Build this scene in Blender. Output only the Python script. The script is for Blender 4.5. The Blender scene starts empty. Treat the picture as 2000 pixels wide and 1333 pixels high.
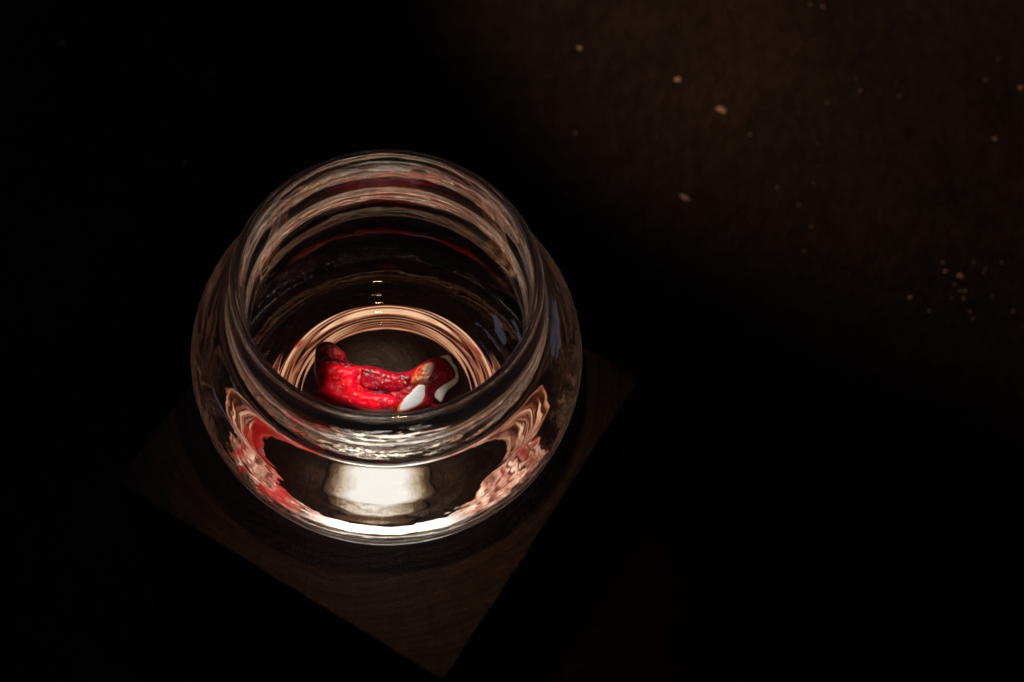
import bpy, bmesh, math, random
from mathutils import Vector, noise

CM = 0.01
S = bpy.context.scene
COL = S.collection
R = math.radians

# ------------------------------------------------------------------ camera
ELEV = R(62.0)          # the camera looks down at this angle
DIST = 60.8             # cm from the middle of the bowl
FPX = 3889.0            # focal length in photo pixels (70 mm on 36 mm)
PU, PV = 755.0, 683.0   # principal point (the photo is an off-centre crop)
FWD = Vector((0, math.cos(ELEV), -math.sin(ELEV)))
UP = Vector((0, math.sin(ELEV), math.cos(ELEV)))
RIGHT = Vector((1, 0, 0))
MID = Vector((0, 0, 4.0))
EYE = MID - FWD * DIST

cam = bpy.data.cameras.new('camera')
cam.lens = 70.0
cam.sensor_width = 36.0
cam.shift_x = (1000 - PU) / 2000
cam.shift_y = (PV - 666.5) / 2000
cam.clip_start = 0.01
cam.clip_end = 50
cam.dof.use_dof = True
cam.dof.focus_distance = (DIST + 1.0) * CM
cam.dof.aperture_fstop = 14
camo = bpy.data.objects.new('camera', cam)
COL.objects.link(camo)
camo.location = EYE * CM
camo.rotation_euler = (math.pi / 2 - ELEV, 0, 0)
S.camera = camo

# ------------------------------------------------------------------ world and lamps
w = bpy.data.worlds.new('World')
S.world = w
w.use_nodes = True
w.node_tree.nodes['Background'].inputs[0].default_value = (0.5, 0.45, 0.6, 1)
w.node_tree.nodes['Background'].inputs[1].default_value = 0.006


def aim(o, p):
    d = (Vector(p) * CM - o.location)
    o.rotation_euler = d.to_track_quat('-Z', 'Y').to_euler()


def spot(name, loc, target, power, color, cone, blend, radius):
    l = bpy.data.lights.new(name, 'SPOT')
    l.energy = power
    l.color = color
    l.spot_size = R(cone)
    l.spot_blend = blend
    l.shadow_soft_size = radius * CM
    o = bpy.data.objects.new(name, l)
    COL.objects.link(o)
    o.location = Vector(loc) * CM
    aim(o, target)
    return o


# added unseen spot above the bowl, to brighten the stone
spot('stone_fill_spot', (-1.0, 0.5, 30.0), (-0.1, -1.0, 1.0), 3.2, (1.0, 0.95, 0.90), 9.0, 0.5, 0.35)
# added unseen spot further back, to brighten the far side of the stone
spot('rear_fill_spot', (1.0, 12.0, 42.0), (-0.2, 0.9, 1.0), 20.0, (1.0, 0.93, 0.86), 4.4, 0.5, 0.3)
# added weak spot to brighten the top of the block
spot('block_fill_spot', (1.5, -7.5, 34.0), (0.8, -2.6, 0.0), 0.5, (1.0, 0.64, 0.36), 30.0, 0.9, 0.8)
# added dim spot beyond the upper edge of the picture, raking over the ground
spot('ground_fill_spot', (-20.0, 41.0, 1.0), (28.4, 28.0, -20.0), 3.4, (1.0, 0.58, 0.33), 42.0, 1.0, 1.5)
# faint cool area light, added at the left for bluish glints on the glass
al = bpy.data.lights.new('cool_fill', 'AREA')
al.energy = 0.2
al.color = (0.55, 0.6, 1.0)
al.shape = 'RECTANGLE'
al.size = 0.30
al.size_y = 0.18
alo = bpy.data.objects.new('cool_fill', al)
COL.objects.link(alo)
alo.location = Vector((-75, 5, 60)) * CM
aim(alo, (0, 0, 3))

S.render.engine = 'CYCLES'
S.view_settings.view_transform = 'Standard'
S.view_settings.look = 'None'
S.view_settings.exposure = 0.0
S.view_settings.gamma = 1.0
c = S.cycles
c.use_denoising = True
c.max_bounces = 28
c.transmission_bounces = 24
c.glossy_bounces = 20
c.diffuse_bounces = 4
c.transparent_max_bounces = 24
c.caustics_reflective = True
c.caustics_refractive = True
c.blur_glossy = 0.3
c.sample_clamp_indirect = 4.0


# ------------------------------------------------------------------ helpers
def ray(u, v):
    return FWD + RIGHT * ((u - PU) / FPX) + UP * (-(v - PV) / FPX)


def at(u, v, z):
    """the point of the plane z (cm) seen at photo pixel u, v"""
    d = ray(u, v)
    t = (z - EYE.z) / d.z
    return EYE + d * t


def link(name, verts, faces, mat, parent=None, smooth=True):
    me = bpy.data.meshes.new(name)
    me.from_pydata([tuple(Vector(p) * CM) for p in verts], [], faces)
    me.validate()
    bm = bmesh.new()
    bm.from_mesh(me)
    bmesh.ops.recalc_face_normals(bm, faces=bm.faces)
    bm.to_mesh(me)
    bm.free()
    if smooth:
        me.polygons.foreach_set('use_smooth', [True] * len(me.polygons))
    if mat:
        me.materials.append(mat)
    o = bpy.data.objects.new(name, me)
    COL.objects.link(o)
    if parent:
        o.parent = parent
    return o


def tag(o, label=None, cat=None, group=None, kind=None):
    for k, v in (('label', label), ('category', cat), ('group', group), ('kind', kind)):
        if v:
            o[k] = v
    return o


class NT:
    def __init__(self, name):
        self.m = bpy.data.materials.new(name)
        self.m.use_nodes = True
        self.t = self.m.node_tree
        self.p = self.t.nodes['Principled BSDF']
        self.out = self.t.nodes['Material Output']

    def n(self, kind, **kw):
        x = self.t.nodes.new(kind)
        for k, v in kw.items():
            setattr(x, k, v)
        return x

    def l(self, a, b):
        self.t.links.new(a, b)

    def math(self, op, a, b=None):
        x = self.n('ShaderNodeMath', operation=op)
        for i, v in enumerate((a, b)):
            if v is None:
                continue
            if hasattr(v, 'links'):
                self.l(v, x.inputs[i])
            else:
                x.inputs[i].default_value = v
        return x.outputs[0]

    def ramp(self, fac, stops):
        x = self.n('ShaderNodeValToRGB')
        e = x.color_ramp.elements
        while len(e) < len(stops):
            e.new(0.5)
        for i, (p, col) in enumerate(stops):
            e[i].position = p
            e[i].color = (*col, 1) if len(col) == 3 else col
        self.l(fac, x.inputs[0])
        return x.outputs[0]

    def noise(self, vec, scale, detail=4, rough=0.55, dist=0.0):
        x = self.n('ShaderNodeTexNoise')
        x.inputs['Scale'].default_value = scale
        x.inputs['Detail'].default_value = detail
        x.inputs['Roughness'].default_value = rough
        x.inputs['Distortion'].default_value = dist
        if vec is not None:
            self.l(vec, x.inputs['Vector'])
        return x.outputs[0]

    def bump(self, h, strength, dist):
        x = self.n('ShaderNodeBump')
        x.inputs['Strength'].default_value = strength
        x.inputs['Distance'].default_value = dist
        self.l(h, x.inputs['Height'])
        return x

    def obj(self):
        return self.n('ShaderNodeTexCoord').outputs['Object']


# ------------------------------------------------------------------ materials
def mat_glass():
    k = NT('clear_glass')
    co = k.obj()
    sep = k.n('ShaderNodeSeparateXYZ')
    k.l(co, sep.inputs[0])
    # seamless coordinates that run long round the bowl and short up its wall
    xy = k.n('ShaderNodeVectorMath', operation='MULTIPLY')
    k.l(co, xy.inputs[0])
    xy.inputs[1].default_value = (1, 1, 0)
    nr = k.n('ShaderNodeVectorMath', operation='NORMALIZE')
    k.l(xy.outputs[0], nr.inputs[0])
    sc = k.n('ShaderNodeVectorMath', operation='SCALE')
    k.l(nr.outputs[0], sc.inputs[0])
    sc.inputs['Scale'].default_value = 1.5
    s2 = k.n('ShaderNodeSeparateXYZ')
    k.l(sc.outputs[0], s2.inputs[0])
    cb = k.n('ShaderNodeCombineXYZ')
    k.l(s2.outputs[0], cb.inputs[0])
    k.l(s2.outputs[1], cb.inputs[1])
    k.l(k.math('MULTIPLY', sep.outputs[2], 70.0), cb.inputs[2])
    n1 = k.noise(cb.outputs[0], 2.0, 2, 0.5, 0.3)
    n2 = k.noise(co, 45.0, 1, 0.4)
    n3 = k.noise(co, 240.0, 2, 0.5)
    h = k.math('ADD', k.math('ADD', k.math('MULTIPLY', n1, 0.6), k.math('MULTIPLY', n2, 0.9)), k.math('MULTIPLY', n3, 0.10))
    b = k.bump(h, 0.20, 0.0012)
    g = k.n('ShaderNodeBsdfGlass')
    g.inputs['IOR'].default_value = 1.5
    g.inputs['Roughness'].default_value = 0.0
    g.inputs['Color'].default_value = (0.985, 0.975, 0.955, 1)
    k.l(b.outputs[0], g.inputs['Normal'])
    # translucent mix strongest edge-on: the wall's lit outline put into the material
    lw = k.n('ShaderNodeLayerWeight')
    lw.inputs['Blend'].default_value = 0.5
    fac = k.math('ADD', k.math('MULTIPLY', k.math('POWER', lw.outputs['Facing'], 6.0), 0.60), 0.005)
    tr = k.n('ShaderNodeBsdfTranslucent')
    tr.inputs['Color'].default_value = (0.9, 0.85, 0.78, 1)
    mxs = k.n('ShaderNodeMixShader')
    k.l(fac, mxs.inputs[0])
    k.l(g.outputs[0], mxs.inputs[1])
    k.l(tr.outputs[0], mxs.inputs[2])
    k.l(mxs.outputs[0], k.out.inputs['Surface'])
    return k.m


def mat_wood():
    k = NT('dark_end_grain')
    co = k.obj()
    nlow = k.noise(co, 18.0, 3)
    sep = k.n('ShaderNodeSeparateXYZ')
    k.l(co, sep.inputs[0])
    x = k.math('ADD', sep.outputs[0], 0.006)
    y = k.math('ADD', sep.outputs[1], -0.012)
    r = k.math('SQRT', k.math('ADD', k.math('MULTIPLY', x, x), k.math('MULTIPLY', y, y)))
    rr = k.math('ADD', r, k.math('MULTIPLY', nlow, 0.012))
    rings = k.math('SINE', k.math('MULTIPLY', rr, 2600.0))
    rings2 = k.math('SINE', k.math('MULTIPLY', rr, 900.0))
    fine = k.noise(co, 1400.0, 3, 0.7)
    mid = k.noise(co, 160.0, 4, 0.6)
    ang = k.math('ARCTAN2', y, x)
    cb = k.n('ShaderNodeCombineXYZ')
    k.l(k.math('MULTIPLY', ang, 7.0), cb.inputs[0])
    k.l(k.math('MULTIPLY', r, 9.0), cb.inputs[1])
    crk = k.noise(cb.outputs[0], 1.6, 1, 0.3)
    crack = k.ramp(k.math('ABSOLUTE', k.math('SUBTRACT', crk, 0.5)), [(0.0, (0, 0, 0)), (0.012, (1, 1, 1))])
    f = k.math('ADD', k.math('ADD', k.math('MULTIPLY', rings, 0.07), k.math('MULTIPLY', rings2, 0.07)),
               k.math('ADD', k.math('MULTIPLY', fine, 0.7), k.math('MULTIPLY', mid, 0.5)))
    col = k.ramp(f, [(0.25, (0.020, 0.010, 0.006)), (0.6, (0.062, 0.032, 0.018)), (0.95, (0.13, 0.07, 0.04))])
    mx = k.n('ShaderNodeMix', data_type='RGBA', blend_type='MULTIPLY')
    mx.inputs[0].default_value = 0.2
    k.l(col, mx.inputs[6])
    k.l(crack, mx.inputs[7])
    k.l(mx.outputs[2], k.p.inputs['Base Color'])
    k.p.inputs['Roughness'].default_value = 0.62
    hb = k.math('ADD', k.math('MULTIPLY', rings, 0.12), k.math('ADD', k.math('MULTIPLY', fine, 1.6), k.math('MULTIPLY', crack, 0.4)))
    k.l(k.bump(hb, 0.8, 0.0006).outputs[0], k.p.inputs['Normal'])
    return k.m


def mat_ground():
    k = NT('dark_ground')
    co = k.obj()
    a = k.noise(co, 6.0, 5, 0.6)
    b = k.noise(co, 90.0, 5, 0.65)
    d = k.noise(co, 700.0, 3, 0.7)
    f = k.math('ADD', k.math('MULTIPLY', a, 0.5), k.math('ADD', k.math('MULTIPLY', b, 0.3), k.math('MULTIPLY', d, 0.25)))
    k.l(k.ramp(f, [(0.40, (0.006, 0.004, 0.003)), (0.52, (0.040, 0.025, 0.017)), (0.68, (0.085, 0.055, 0.038))]), k.p.inputs['Base Color'])
    k.p.inputs['Roughness'].default_value = 0.8
    h = k.math('ADD', b, k.math('MULTIPLY', d, 0.5))
    k.l(k.bump(h, 1.0, 0.004).outputs[0], k.p.inputs['Normal'])
    return k.m


def mat_stone(name, lo, mid, hi, scale=500.0, sss=0.7, rough=0.28, coat=0.4, bump=0.35, specks=0.0):
    k = NT(name)
    co = k.obj()
    a = k.noise(co, scale * 0.35, 5, 0.6, 0.8)
    b = k.noise(co, scale * 2.0, 4, 0.7)
    f = k.math('ADD', k.math('MULTIPLY', a, 0.8), k.math('MULTIPLY', b, 0.2))
    col = k.ramp(f, [(0.36, lo), (0.5, mid), (0.66, hi)])
    sp = k.ramp(k.noise(co, 1100.0, 2, 0.5), [(0.66, (0, 0, 0)), (0.72, (1, 1, 1))])
    msp = k.n('ShaderNodeMix', data_type='RGBA')
    k.l(k.math('MULTIPLY', sp, specks), msp.inputs[0])
    k.l(col, msp.inputs[6])
    msp.inputs[7].default_value = (0.85, 0.30, 0.10, 1)
    k.l(msp.outputs[2], k.p.inputs['Base Color'])
    k.p.inputs['Subsurface Weight'].default_value = sss
    k.p.inputs['Subsurface Radius'].default_value = (1.0, 0.06, 0.03)
    k.p.inputs['Subsurface Scale'].default_value = 0.004
    k.p.inputs['Roughness'].default_value = rough
    k.p.inputs['Specular IOR Level'].default_value = 0.16
    k.p.inputs['Coat Weight'].default_value = coat
    k.p.inputs['Coat Roughness'].default_value = 0.15
    k.l(k.bump(f, bump, 0.0015).outputs[0], k.p.inputs['Normal'])
    return k.m


def mat_plain(name, col, rough=0.7, metal=0.0):
    k = NT(name)
    n = k.noise(k.obj(), 900.0, 3)
    a = tuple(x * 0.75 for x in col)
    k.l(k.ramp(n, [(0.3, a), (0.7, col)]), k.p.inputs['Base Color'])
    k.p.inputs['Roughness'].default_value = rough
    k.p.inputs['Metallic'].default_value = metal
    return k.m


def mat_emit(name, lo, hi, strength, scale):
    k = NT(name)
    n = k.noise(k.obj(), scale, 4, 0.7)
    col = k.ramp(n, [(0.3, lo), (0.65, hi)])
    k.p.inputs['Base Color'].default_value = (0.2, 0.2, 0.2, 1)
    k.l(col, k.p.inputs['Emission Color'])
    k.p.inputs['Emission Strength'].default_value = strength
    return k.m


M_GLASS = mat_glass()
M_WOOD = mat_wood()
M_GROUND = mat_ground()

# ------------------------------------------------------------------ ground
GZ = -20.0
N = 60
L = 300.0
gv, gf = [], []
for j in range(N + 1):
    for i in range(N + 1):
        x = (i / N - 0.5) * 2
        y = (j / N - 0.5) * 2
        x = math.copysign(abs(x) ** 1.8, x) * L
        y = math.copysign(abs(y) ** 1.8, y) * L
        gv.append((x, y, GZ))
for j in range(N):
    for i in range(N):
        a = j * (N + 1) + i
        gf.append((a, a + 1, a + N + 2, a + N + 1))
tag(link('ground', gv, gf, M_GROUND), kind='structure')

# ------------------------------------------------------------------ wooden block
# its corners as the photograph shows them, on the plane z = 0
cl = at(240, 937, 0)
cr = at(1240, 740, 0)
cf = at(852, 1345, 0)
cc = (cl + cr) / 2
hd = ((cl - cr).length / 2 + (cf - cc).length) / 2
ax = (cr - cl).normalized()
ang0 = math.atan2(ax.y, ax.x)


def square_ring(h, z, rc, seg=6, jit=0.0, seed=0):
    pts = []
    rnd = random.Random(seed)
    for q in range(4):
        a = ang0 + q * math.pi / 2
        cx, cy = cc.x + math.cos(a) * (h - rc * 1.414), cc.y + math.sin(a) * (h - rc * 1.414)
        for s in range(seg + 1):
            b = a - math.pi / 4 + (math.pi / 2) * s / seg
            pts.append(Vector((cx + math.cos(b) * rc, cy + math.sin(b) * rc, z)))
    # subdivide the long sides so the edge can wander
    out = []
    n = len(pts)
    for i in range(n):
        p, q2 = pts[i], pts[(i + 1) % n]
        k = max(1, int((q2 - p).length / 0.25))
        for t in range(k):
            v = p.lerp(q2, t / k)
            nn = noise.noise(Vector((v.x * 1.1, v.y * 1.1, seed))) * jit + noise.noise(Vector((v.x * 5, v.y * 5, seed + 9))) * jit * 0.5
            d = (v - Vector((cc.x, cc.y, v.z))).normalized()
            out.append(v + d * nn)
    return out


levels = [(hd - 0.06, 0.0, 0.22), (hd - 0.02, -0.03, 0.25), (hd, -0.09, 0.27), (hd, -6.0, 0.27), (hd, GZ + 0.02, 0.27)]
bv, bf = [], []
rings_ = [square_ring(h, z, rc, jit=0.05) for h, z, rc in levels]
nb = min(len(r) for r in rings_)
rings_ = [[r[int(i * len(r) / nb)] for i in range(nb)] for r in rings_]
for r_ in rings_:
    bv += r_
for k in range(len(rings_) - 1):
    for i in range(nb):
        a, b = k * nb + i, k * nb + (i + 1) % nb
        bf.append((a, b, b + nb, a + nb))
bf.append(tuple(range(nb)))
bf.append(tuple(range((len(rings_) - 1) * nb, len(rings_) * nb)))
blk = link('wooden_block', bv, bf, M_WOOD, smooth=False)
tag(blk, 'dark square end-grain wooden block under the round glass bowl', 'wood block')

# ------------------------------------------------------------------ light under the bowl
lc = at(742, 890, 0.0)


def mat_led():
    k = NT('lit_diffuser')
    co = k.obj()
    ln = k.n('ShaderNodeVectorMath', operation='LENGTH')
    k.l(co, ln.inputs[0])
    n = k.noise(co, 1600.0, 5, 0.8)
    d = k.math('ADD', k.math('MULTIPLY', ln.outputs['Value'], 72.0), k.math('MULTIPLY', k.math('SUBTRACT', n, 0.5), 0.55))
    col = k.ramp(d, [(0.50, (1.0, 1.0, 1.0)), (0.72, (0.62, 0.50, 0.38)), (0.86, (0.12, 0.065, 0.03)), (1.0, (0.008, 0.005, 0.003))])  # glow fading to speckled lit wood, painted into the emission
    k.p.inputs['Base Color'].default_value = (0.10, 0.07, 0.05, 1)
    k.l(col, k.p.inputs['Emission Color'])
    k.p.inputs['Emission Strength'].default_value = 1.15
    return k.m


M_LED = mat_led()
lamp = bpy.data.objects.new('base_light', None)
COL.objects.link(lamp)
lamp.location = (lc.x * CM, lc.y * CM, 0)
tag(lamp, 'round white light glowing beneath the front of the glass bowl', 'light')


def lathe(profile, seg, name, mat, parent=None, closed=False, rfun=None):
    v, f = [], []
    rows = []
    for (r, z) in profile:
        if r < 1e-6:
            rows.append([len(v)])
            v.append((0, 0, z))
        else:
            row = []
            for i in range(seg):
                a = 2 * math.pi * i / seg
                rr, zz = (r, z) if rfun is None else rfun(r, z, a)
                row.append(len(v))
                v.append((rr * math.cos(a), rr * math.sin(a), zz))
            rows.append(row)
    pairs = list(zip(rows[:-1], rows[1:]))
    if closed:
        pairs.append((rows[-1], rows[0]))
    for A, B in pairs:
        if len(A) == 1 and len(B) == 1:
            continue
        for i in range(seg):
            j = (i + 1) % seg
            if len(A) == 1:
                f.append((A[0], B[i], B[j]))
            elif len(B) == 1:
                f.append((A[i], B[0], A[j]))
            else:
                f.append((A[i], A[j], B[j], B[i]))
    return link(name, v, f, mat, parent)


lathe([(0, 0.035), (1.36, 0.035), (1.40, 0.028), (1.40, 0.004), (0, 0.004)], 48, 'diffuser', M_LED, lamp)
lathe([(1.42, 0.004), (1.42, 0.040), (1.46, 0.040), (1.48, 0.03), (1.48, 0.004)], 48, 'bezel',
      mat_plain('bezel_metal', (0.03, 0.02, 0.015), 0.6, 0.3), lamp, closed=True)



def mat_ring():
    """a ring of small lights behind a streaky film: the ones at the front burn brightest"""
    k = NT('painted_glow')
    co = k.obj()
    sep = k.n('ShaderNodeSeparateXYZ')
    k.l(co, sep.inputs[0])
    x, y = sep.outputs[0], sep.outputs[1]
    r = k.math('SQRT', k.math('ADD', k.math('MULTIPLY', x, x), k.math('MULTIPLY', y, y)))
    ang = k.math('ARCTAN2', x, k.math('MULTIPLY', y, -1.0))     # 0 at the front, plus to the right
    cb = k.n('ShaderNodeCombineXYZ')
    k.l(k.math('MULTIPLY', ang, 4.0), cb.inputs[0])
    k.l(k.math('MULTIPLY', r, 800.0), cb.inputs[1])
    n1 = k.noise(cb.outputs[0], 1.3, 5, 0.65, 0.6)
    n2 = k.noise(co, 160.0, 5, 0.7, 1.2)
    n = k.math('ADD', k.math('MULTIPLY', n1, 0.7), k.math('MULTIPLY', n2, 0.3))
    cb2 = k.n('ShaderNodeCombineXYZ')
    k.l(k.math('MULTIPLY', k.math('ABSOLUTE', ang), 0.9), cb2.inputs[0])
    k.l(k.math('MULTIPLY', r, 950.0), cb2.inputs[1])
    nb_ = k.noise(cb2.outputs[0], 0.8, 3, 0.6)
    f0 = k.math('DIVIDE', k.math('ABSOLUTE', ang), math.pi)
    bm_ = k.ramp(f0, [(0.42, (0, 0, 0)), (0.56, (1, 1, 1))])
    mn = k.n('ShaderNodeMix', data_type='FLOAT')
    k.l(bm_, mn.inputs[0])
    k.l(n, mn.inputs[2])
    k.l(nb_, mn.inputs[3])
    n = mn.outputs[0]
    col = k.ramp(n, [(0.41, (0.015, 0.003, 0.001)), (0.47, (0.30, 0.085, 0.045)), (0.55, (1.0, 0.50, 0.37)), (0.63, (1.6, 1.2, 0.98))])
    f = k.math('DIVIDE', k.math('ABSOLUTE', ang), math.pi)      # 0 front .. 1 back
    amt = k.ramp(f, [(0.0, (1, 1, 1)), (0.30, (1, 1, 1)), (0.46, (0.55, 0.55, 0.55)), (0.6, (0.5, 0.43, 0.34)), (1.0, (0.48, 0.40, 0.29))])
    wht = k.ramp(f, [(0.10, (1, 1, 1)), (0.22, (0, 0, 0))])
    mx = k.n('ShaderNodeMix', data_type='RGBA', blend_type='MULTIPLY')
    mx.inputs[0].default_value = 1.0
    # red patches, most on the left: the stone's red light painted in
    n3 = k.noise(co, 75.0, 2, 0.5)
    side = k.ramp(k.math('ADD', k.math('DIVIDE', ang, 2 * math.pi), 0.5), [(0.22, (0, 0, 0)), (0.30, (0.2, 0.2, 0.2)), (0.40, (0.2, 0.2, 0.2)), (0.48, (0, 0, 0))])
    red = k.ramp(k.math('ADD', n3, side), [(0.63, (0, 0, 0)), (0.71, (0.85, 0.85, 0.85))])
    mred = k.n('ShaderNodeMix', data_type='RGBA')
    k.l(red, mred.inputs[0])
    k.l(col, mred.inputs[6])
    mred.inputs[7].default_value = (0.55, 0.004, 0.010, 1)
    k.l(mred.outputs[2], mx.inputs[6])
    k.l(amt, mx.inputs[7])
    rim_ = k.ramp(k.math('MULTIPLY', r, 10.0), [(0.435, (1, 1, 1)), (0.46, (0.5, 0.42, 0.34))])
    mr = k.n('ShaderNodeMix', data_type='RGBA', blend_type='MULTIPLY')
    mr.inputs[0].default_value = 1.0
    mw = k.n('ShaderNodeMix', data_type='RGBA')
    k.l(wht, mw.inputs[0])
    k.l(mx.outputs[2], mw.inputs[6])
    mw.inputs[7].default_value = (2.3, 2.15, 2.0, 1)
    k.p.inputs['Base Color'].default_value = (0.1, 0.06, 0.05, 1)
    k.l(mw.outputs[2], mr.inputs[6])
    k.l(rim_, mr.inputs[7])
    k.l(mr.outputs[2], k.p.inputs['Emission Color'])
    k.p.inputs['Emission Strength'].default_value = 1.25
    return k.m


def eccentric(name, ri, yi, ro, yo, mat, parent):
    v, f, n = [], [], 96
    for i in range(n):
        a = 2 * math.pi * i / n
        ca, sa = math.cos(a), math.sin(a)
        for (r, y, z) in ((ri, yi, 0.004), (ri, yi, 0.02), (ro, yo, 0.02), (ro, yo, 0.004)):
            v.append((r * ca - lc.x, r * sa + y - lc.y, z))
    for i in range(n):
        j = (i + 1) % n
        for q in range(4):
            f.append((4 * i + q, 4 * j + q, 4 * j + (q + 1) % 4, 4 * i + (q + 1) % 4))
    o = link(name, v, f, mat, parent, smooth=False)
    # keep the material centred on the bowl
    o.data.transform(__import__('mathutils').Matrix.Translation((lc.x * CM, lc.y * CM, 0)))
    o.location = (-lc.x * CM, -lc.y * CM, 0)
    return o


eccentric('added_glow_ring', 3.05, -0.25, 4.15, -0.45, mat_ring(), lamp)  # ring added to feed white and pink light into the glass


# ------------------------------------------------------------------ glass bowl
def spline(pts, n=8):
    """Catmull-Rom through the profile points"""
    out = []
    P = [pts[0]] + list(pts) + [pts[-1]]
    for i in range(1, len(P) - 2):
        p0, p1, p2, p3 = (Vector((*q, 0)) for q in P[i - 1:i + 3])
        for s in range(n):
            t = s / n
            q = 0.5 * ((2 * p1) + (p2 - p0) * t + (2 * p0 - 5 * p1 + 4 * p2 - p3) * t * t + (3 * p1 - p0 - 3 * p2 + p3) * t ** 3)
            out.append((max(q.x, 0), q.y))
    out.append(tuple(pts[-1]))
    return out


outer = spline([(0.0, 0.16), (1.5, 0.15), (2.9, 0.12), (3.35, 0.03), (3.75, 0.03), (4.3, 0.24), (5.15, 1.05), (5.80, 2.3),
                (6.02, 3.6), (5.92, 4.6), (5.56, 5.4), (5.12, 5.90), (4.84, 6.25), (4.72, 6.7), (4.63, 7.3), (4.58, 7.85),
                (4.53, 8.14), (4.44, 8.27), (4.35, 8.30)], 7)
inner = spline([(4.35, 8.30), (4.25, 8.22), (4.20, 8.0), (4.17, 7.5), (4.16, 6.9), (4.15, 6.45), (4.12, 6.0), (4.10, 5.5), (4.11, 5.15), (4.20, 4.92),
                (4.46, 4.70), (4.92, 4.48), (5.34, 4.10), (5.54, 3.6), (5.56, 3.05), (5.38, 2.35), (4.98, 1.62), (4.42, 1.16), (3.85, 0.98), (3.62, 0.93),
                (3.48, 0.80), (3.34, 0.76), (3.20, 0.79), (3.06, 0.74), (2.92, 0.66), (2.78, 0.66), (2.66, 0.61), (2.2, 0.60), (0.0, 0.60)], 7)


def relax(p, lo, hi, it):
    """smooth the profile between the heights lo and hi"""
    for _ in range(it):
        q = list(p)
        for i in range(1, len(p) - 1):
            if lo < p[i][1] < hi:
                q[i] = tuple((p[i - 1][k] + 2 * p[i][k] + p[i + 1][k]) / 4 for k in (0, 1))
        p = q
    return p


outer = relax(outer, 0.3, 7.8, 30)
inner = relax(relax(inner, 1.0, 7.9, 12), 1.05, 4.4, 60)


def wobble(r, z, a):
    d = Vector((math.cos(a) * 0.9, math.sin(a) * 0.9, z * 0.5))
    k = noise.noise(d * 1.3) * 0.016 + noise.noise(Vector((math.cos(a) * 2.6, math.sin(a) * 2.6, z * 0.7))) * 0.006
    s = min(1.0, max(0.0, (z - 0.25) / 0.8))
    return r + k * s, z


prof = outer + inner[1:]
bowl = lathe(prof, 224, 'glass_bowl', M_GLASS, rfun=wobble)
tag(bowl, 'clear round-bellied glass bowl with a wide neck standing on the wooden block', 'glass bowl')

# ------------------------------------------------------------------ red stone
FLOOR = 0.63
PC = at(744, 808, FLOOR + 0.05)      # the stone's face plane passes here, square to the view


def face_point(u, v, lift=0.0):
    d = ray(u, v)
    t = (PC - EYE).dot(FWD) / d.dot(FWD)
    p = EYE + d * t
    return p - FWD * lift


def seg_dist(p, a, b):
    ab = (b[0] - a[0], b[1] - a[1])
    t = ((p[0] - a[0]) * ab[0] + (p[1] - a[1]) * ab[1]) / max(1e-9, ab[0] ** 2 + ab[1] ** 2)
    t = min(1, max(0, t))
    q = (a[0] + ab[0] * t, a[1] + ab[1] * t)
    return math.hypot(p[0] - q[0], p[1] - q[1]), q


def inside(p, poly):
    r = False
    for i in range(len(poly)):
        a, b = poly[i], poly[i - 1]
        if (a[1] > p[1]) != (b[1] > p[1]) and p[0] < (b[0] - a[0]) * (p[1] - a[1]) / (b[1] - a[1]) + a[0]:
            r = not r
    return r


def smooth_poly(poly, it=2):
    for _ in range(it):
        out = []
        n = len(poly)
        for i in range(n):
            a, b = poly[i], poly[(i + 1) % n]
            out.append((a[0] * .75 + b[0] * .25, a[1] * .75 + b[1] * .25))
            out.append((a[0] * .25 + b[0] * .75, a[1] * .25 + b[1] * .75))
        poly = out
    return poly


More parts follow.
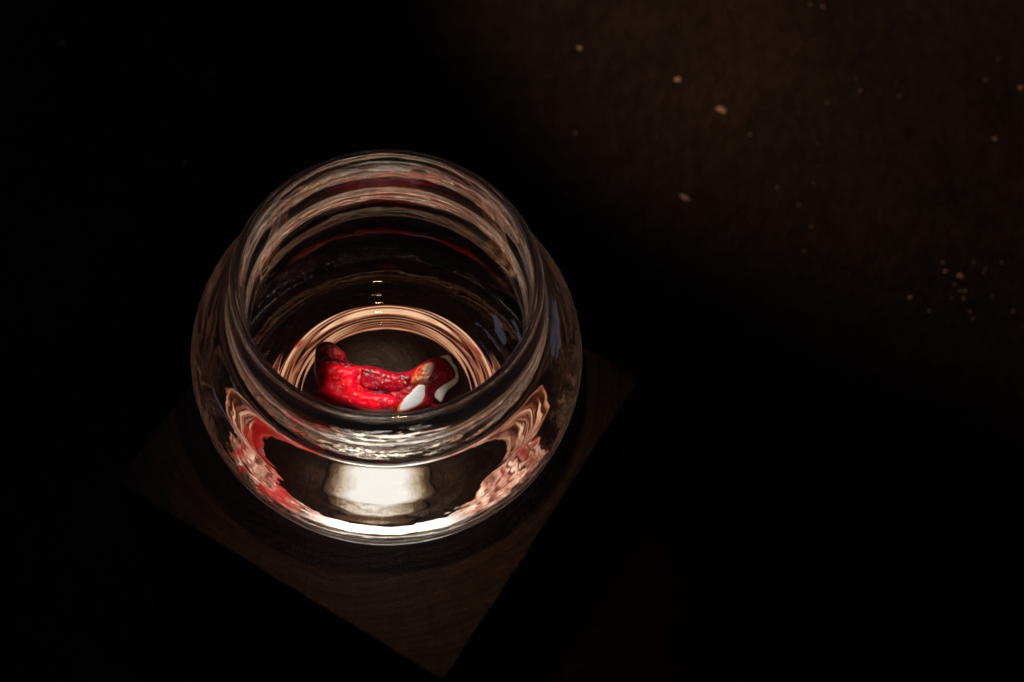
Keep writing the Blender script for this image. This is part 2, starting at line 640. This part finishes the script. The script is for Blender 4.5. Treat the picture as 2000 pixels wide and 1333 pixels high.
def chunk(name, crop, mat, parent, lift, dome, width, rough, step=1.8, to_floor=False, depth=0.25, seed=0):
    """a lump of stone: outline on the face plane, domed and roughened front, solid back"""
    poly = smooth_poly([(600 + x / 6.25, 640 + y / 6.25) for x, y in crop])
    xs = [p[0] for p in poly]
    ys = [p[1] for p in poly]
    x0, y0 = min(xs) - step, min(ys) - step
    nx, ny = int((max(xs) - x0) / step) + 2, int((max(ys) - y0) / step) + 2
    ins, dist, pos = {}, {}, {}
    for j in range(ny + 1):
        for i in range(nx + 1):
            p = (x0 + i * step, y0 + j * step)
            best, bq = 1e9, p
            for k in range(len(poly)):
                d, q = seg_dist(p, poly[k - 1], poly[k])
                if d < best:
                    best, bq = d, q
            ins[i, j] = inside(p, poly)
            dist[i, j] = best
            pos[i, j] = p if ins[i, j] and best > step * 0.35 else bq
    cells = [(i, j) for j in range(ny) for i in range(nx)
             if any(ins[q] and dist[q] > step * 0.35 for q in ((i, j), (i + 1, j), (i + 1, j + 1), (i, j + 1)))]
    idx, verts, faces = {}, [], []
    top, bot = [], []

    def vid(q):
        if q in idx:
            return idx[q]
        u, v = pos[q]
        d = dist[q] if ins[q] and dist[q] > step * 0.35 else 0.0
        t = min(1.0, d / width)
        prof_ = math.sqrt(max(0, 1 - (1 - t) ** 2))
        nz = noise.noise(Vector((u * 0.05, v * 0.05, seed))) * 1.0 + noise.noise(Vector((u * 0.16, v * 0.16, seed + 5))) * 0.5 \
            + noise.noise(Vector((u * 0.5, v * 0.5, seed + 8))) * 0.2
        edge = min(1.0, d / 3.0)
        p = face_point(u, v, lift + dome * prof_ + nz * rough * edge)
        idx[q] = len(verts)
        verts.append(p)
        top.append((u, v, p))
        return idx[q]

    for (i, j) in cells:
        faces.append((vid((i, j)), vid((i + 1, j)), vid((i + 1, j + 1)), vid((i, j + 1))))
    n = len(verts)
    for k in range(n):
        u, v, p = top[k]
        if to_floor:
            b = Vector((p.x, p.y, FLOOR))
            if p.z < FLOOR + 0.02:
                verts[k] = Vector((p.x, p.y, FLOOR + 0.02))
        else:
            b = p + FWD * depth
        verts.append(b)
    cnt = {}
    for f in faces:
        for a, b in zip(f, f[1:] + f[:1]):
            cnt[(a, b)] = 1
    back = [tuple(x + n for x in reversed(f)) for f in faces]
    side = [(b, a, a + n, b + n) for (a, b) in cnt if (b, a) not in cnt]
    return link(name, verts, faces + back + side, mat, parent)


stone = bpy.data.objects.new('red_stone', None)
COL.objects.link(stone)
tag(stone, 'rough translucent red stone with brightly lit facets lying inside the glass bowl', 'stone')

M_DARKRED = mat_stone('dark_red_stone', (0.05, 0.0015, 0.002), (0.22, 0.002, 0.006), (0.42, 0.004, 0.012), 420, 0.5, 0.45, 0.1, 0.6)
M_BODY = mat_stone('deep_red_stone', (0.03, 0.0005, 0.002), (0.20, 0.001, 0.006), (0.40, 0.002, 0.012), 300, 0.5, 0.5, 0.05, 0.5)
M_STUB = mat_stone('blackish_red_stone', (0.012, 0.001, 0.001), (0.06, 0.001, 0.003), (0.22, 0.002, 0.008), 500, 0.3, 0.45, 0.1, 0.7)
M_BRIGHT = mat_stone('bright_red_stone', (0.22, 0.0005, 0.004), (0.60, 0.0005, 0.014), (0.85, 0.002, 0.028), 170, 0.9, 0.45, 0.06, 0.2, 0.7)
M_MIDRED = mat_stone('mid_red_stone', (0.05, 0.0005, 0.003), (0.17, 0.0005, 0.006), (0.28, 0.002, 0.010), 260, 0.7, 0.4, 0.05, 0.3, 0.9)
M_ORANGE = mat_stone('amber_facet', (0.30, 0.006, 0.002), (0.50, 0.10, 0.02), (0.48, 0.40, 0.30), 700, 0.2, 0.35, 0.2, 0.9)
M_LITFACET = mat_stone('lit_facet', (0.44, 0.40, 0.34), (0.46, 0.465, 0.47), (0.47, 0.475, 0.48), 300, 0.0, 0.4, 0.2, 0.05)  # light shining through the facet painted as a pale colour
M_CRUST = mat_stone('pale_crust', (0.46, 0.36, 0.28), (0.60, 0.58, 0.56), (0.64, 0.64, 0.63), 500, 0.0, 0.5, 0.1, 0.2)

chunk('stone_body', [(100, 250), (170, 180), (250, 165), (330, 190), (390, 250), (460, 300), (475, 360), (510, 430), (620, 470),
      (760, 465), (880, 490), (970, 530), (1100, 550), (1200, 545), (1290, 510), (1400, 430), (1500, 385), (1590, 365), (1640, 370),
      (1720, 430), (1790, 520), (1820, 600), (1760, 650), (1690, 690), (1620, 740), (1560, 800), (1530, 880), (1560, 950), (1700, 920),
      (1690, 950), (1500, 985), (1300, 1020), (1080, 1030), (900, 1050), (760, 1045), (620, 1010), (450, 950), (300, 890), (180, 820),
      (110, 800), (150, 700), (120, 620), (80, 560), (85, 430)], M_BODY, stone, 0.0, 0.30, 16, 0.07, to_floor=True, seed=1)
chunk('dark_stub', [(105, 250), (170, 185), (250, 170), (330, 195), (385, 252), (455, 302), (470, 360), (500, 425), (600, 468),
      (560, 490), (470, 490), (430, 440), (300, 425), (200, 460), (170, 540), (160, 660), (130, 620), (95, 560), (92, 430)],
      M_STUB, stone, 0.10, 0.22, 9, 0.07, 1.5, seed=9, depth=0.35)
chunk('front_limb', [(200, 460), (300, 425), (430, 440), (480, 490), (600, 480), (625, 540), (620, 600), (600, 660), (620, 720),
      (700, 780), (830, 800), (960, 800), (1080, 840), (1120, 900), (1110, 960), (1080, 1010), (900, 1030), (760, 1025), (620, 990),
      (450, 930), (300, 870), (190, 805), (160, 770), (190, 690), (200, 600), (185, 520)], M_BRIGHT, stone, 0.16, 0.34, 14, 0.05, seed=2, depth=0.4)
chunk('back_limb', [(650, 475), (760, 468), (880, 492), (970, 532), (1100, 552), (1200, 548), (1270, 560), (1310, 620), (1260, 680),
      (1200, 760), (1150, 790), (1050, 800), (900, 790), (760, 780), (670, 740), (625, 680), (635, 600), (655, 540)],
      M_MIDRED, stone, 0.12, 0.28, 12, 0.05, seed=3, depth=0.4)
chunk('amber_facet', [(1330, 500), (1430, 440), (1520, 415), (1555, 440), (1540, 520), (1510, 600), (1440, 660), (1370, 670),
      (1300, 700), (1260, 690), (1255, 640), (1290, 580)], M_ORANGE, stone, 0.26, 0.12, 8, 0.07, 1.2, seed=4)
WHITE = [(1420, 690), (1455, 730), (1430, 860), (1390, 930), (1270, 990), (1120, 1030), (1130, 950), (1190, 850), (1290, 760), (1350, 700)]
wx, wy = sum(p[0] for p in WHITE) / len(WHITE), sum(p[1] for p in WHITE) / len(WHITE)
chunk('facet_glow', [(wx + (x - wx) * 1.16, wy + (y - wy) * 1.12) for x, y in WHITE], M_ORANGE, stone, 0.27, 0.05, 4, 0.02, 1.2, seed=15)  # orange glow round the facet painted as a coloured rim piece
chunk('lit_facet', [(1420, 690), (1455, 730), (1430, 860), (1390, 930), (1270, 990), (1120, 1030), (1130, 950), (1190, 850),
      (1290, 760), (1350, 700)], M_LITFACET, stone, 0.30, 0.05, 5, 0.01, 1.2, seed=5)
chunk('end_lump', [(1600, 420), (1680, 395), (1760, 500), (1815, 600), (1720, 670), (1650, 700), (1600, 740), (1570, 720), (1580, 600),
      (1590, 500)], M_DARKRED, stone, 0.24, 0.14, 8, 0.08, 1.2, seed=6)
chunk('pale_crust', [(1610, 365), (1690, 330), (1750, 350), (1770, 420), (1820, 470), (1830, 540), (1850, 600), (1835, 670),
      (1790, 710), (1720, 760), (1680, 820), (1660, 870), (1635, 920), (1590, 890), (1545, 840), (1570, 770), (1650, 700), (1720, 660),
      (1815, 600), (1790, 520), (1740, 450), (1690, 390), (1640, 375)], M_CRUST, stone, 0.22, 0.08, 4, 0.02, 1.2, depth=0.5, seed=7)

# ------------------------------------------------------------------ flecks on the ground
M_FLECK = mat_plain('pale_fleck', (0.95, 0.70, 0.64), 0.7)


def fleck(u, v, lpx, wpx, rot, seed):
    c0 = at(u, v, GZ)
    sc = (c0 - EYE).length / FPX
    rnd = random.Random(seed)
    n = 9
    vs, fs = [], []
    for lay, (zz, sh) in enumerate(((-0.01, 1.0), (0.012, 1.0), (0.03, 0.8))):
        rr = random.Random(seed)
        for i in range(n):
            a = 2 * math.pi * i / n
            k = rr.uniform(0.55, 1.25) * sh
            x, y = math.cos(a) * lpx / 2 * k, math.sin(a) * wpx / 2 * k / 0.88
            vs.append((c0.x + (x * math.cos(rot) - y * math.sin(rot)) * sc, c0.y + (x * math.sin(rot) + y * math.cos(rot)) * sc, c0.z + zz))
    for lay in range(2):
        for i in range(n):
            a, b = lay * n + i, lay * n + (i + 1) % n
            fs.append((a, b, b + n, a + n))
    fs.append(tuple(range(n)))
    fs.append(tuple(range(2 * n, 3 * n)))
    return vs, fs


GROUP = 'pale flecks scattered on the dark ground'
for k, (u, v, l_, w_, rt, lab) in enumerate([
        (1133, 95, 12, 9, -0.2, 'small pale fleck on the ground, nearest the amber glow'),
        (1325, 155, 18, 10, -0.3, 'pale oblong fleck, middle one of the slanting row of three'),
        (1410, 216, 20, 11, -0.5, 'largest pale fleck on the ground, lower end of the slanting row'),
        (1338, 386, 24, 10, -0.8, 'dim brownish fleck at the edge of the shadow right of the bowl'),
        (1945, 272, 12, 7, 0.1, 'small pale fleck near the right edge below another'),
        (1994, 172, 12, 8, 0.1, 'pale fleck cut by the right edge of the picture'),
        (1877, 540, 16, 9, -0.6, 'pinkish fleck among a sprinkle of crumbs at far right'),
        (1848, 531, 10, 5, -0.2, 'thin pinkish fleck just left of the crumb sprinkle'),
        (1778, 582, 11, 6, 0.5, 'dim lone fleck left of and below the crumb sprinkle')]):
    vs, fs = fleck(u, v, l_, w_, rt, k + 3)
    tag(link('fleck', vs, fs, M_FLECK), lab, 'fleck', GROUP)

rnd = random.Random(11)
vs, fs = [], []
tiny = [(1466, 263, 5), (1757, 189, 4), (1925, 157, 5), (1583, 9, 4), (1608, 14, 5), (1950, 116, 4), (411, 142, 5), (122, 83, 9), (360, 318, 7),
        (1885, 568, 7), (1876, 569, 5), (1865, 556, 5), (1882, 583, 6), (1858, 583, 4), (1902, 512, 4), (1925, 525, 4), (1922, 534, 4),
        (1938, 579, 4), (1979, 608, 5), (1895, 609, 5), (1900, 623, 5), (1842, 513, 5), (1815, 608, 5), (1957, 513, 5), (1571, 491, 5),
        (1585, 444, 5), (1560, 401, 5), (1518, 367, 6), (1124, 261, 7), (1681, 178, 4), (1672, 154, 4), (1615, 202, 4)]
for _ in range(14):
    tiny.append((rnd.uniform(1250, 2000), rnd.uniform(0, 640), rnd.uniform(1.5, 3)))
for k, (u, v, s) in enumerate(tiny):
    a, b = fleck(u, v, s * 0.95, s * 0.7, rnd.uniform(0, 3), 100 + k)
    fs += [tuple(i + len(vs) for i in f) for f in b]
    vs += a
tag(link('crumbs', vs, fs, M_FLECK), 'fine pale crumbs sprinkled over the dark ground', 'crumbs', kind='stuff')
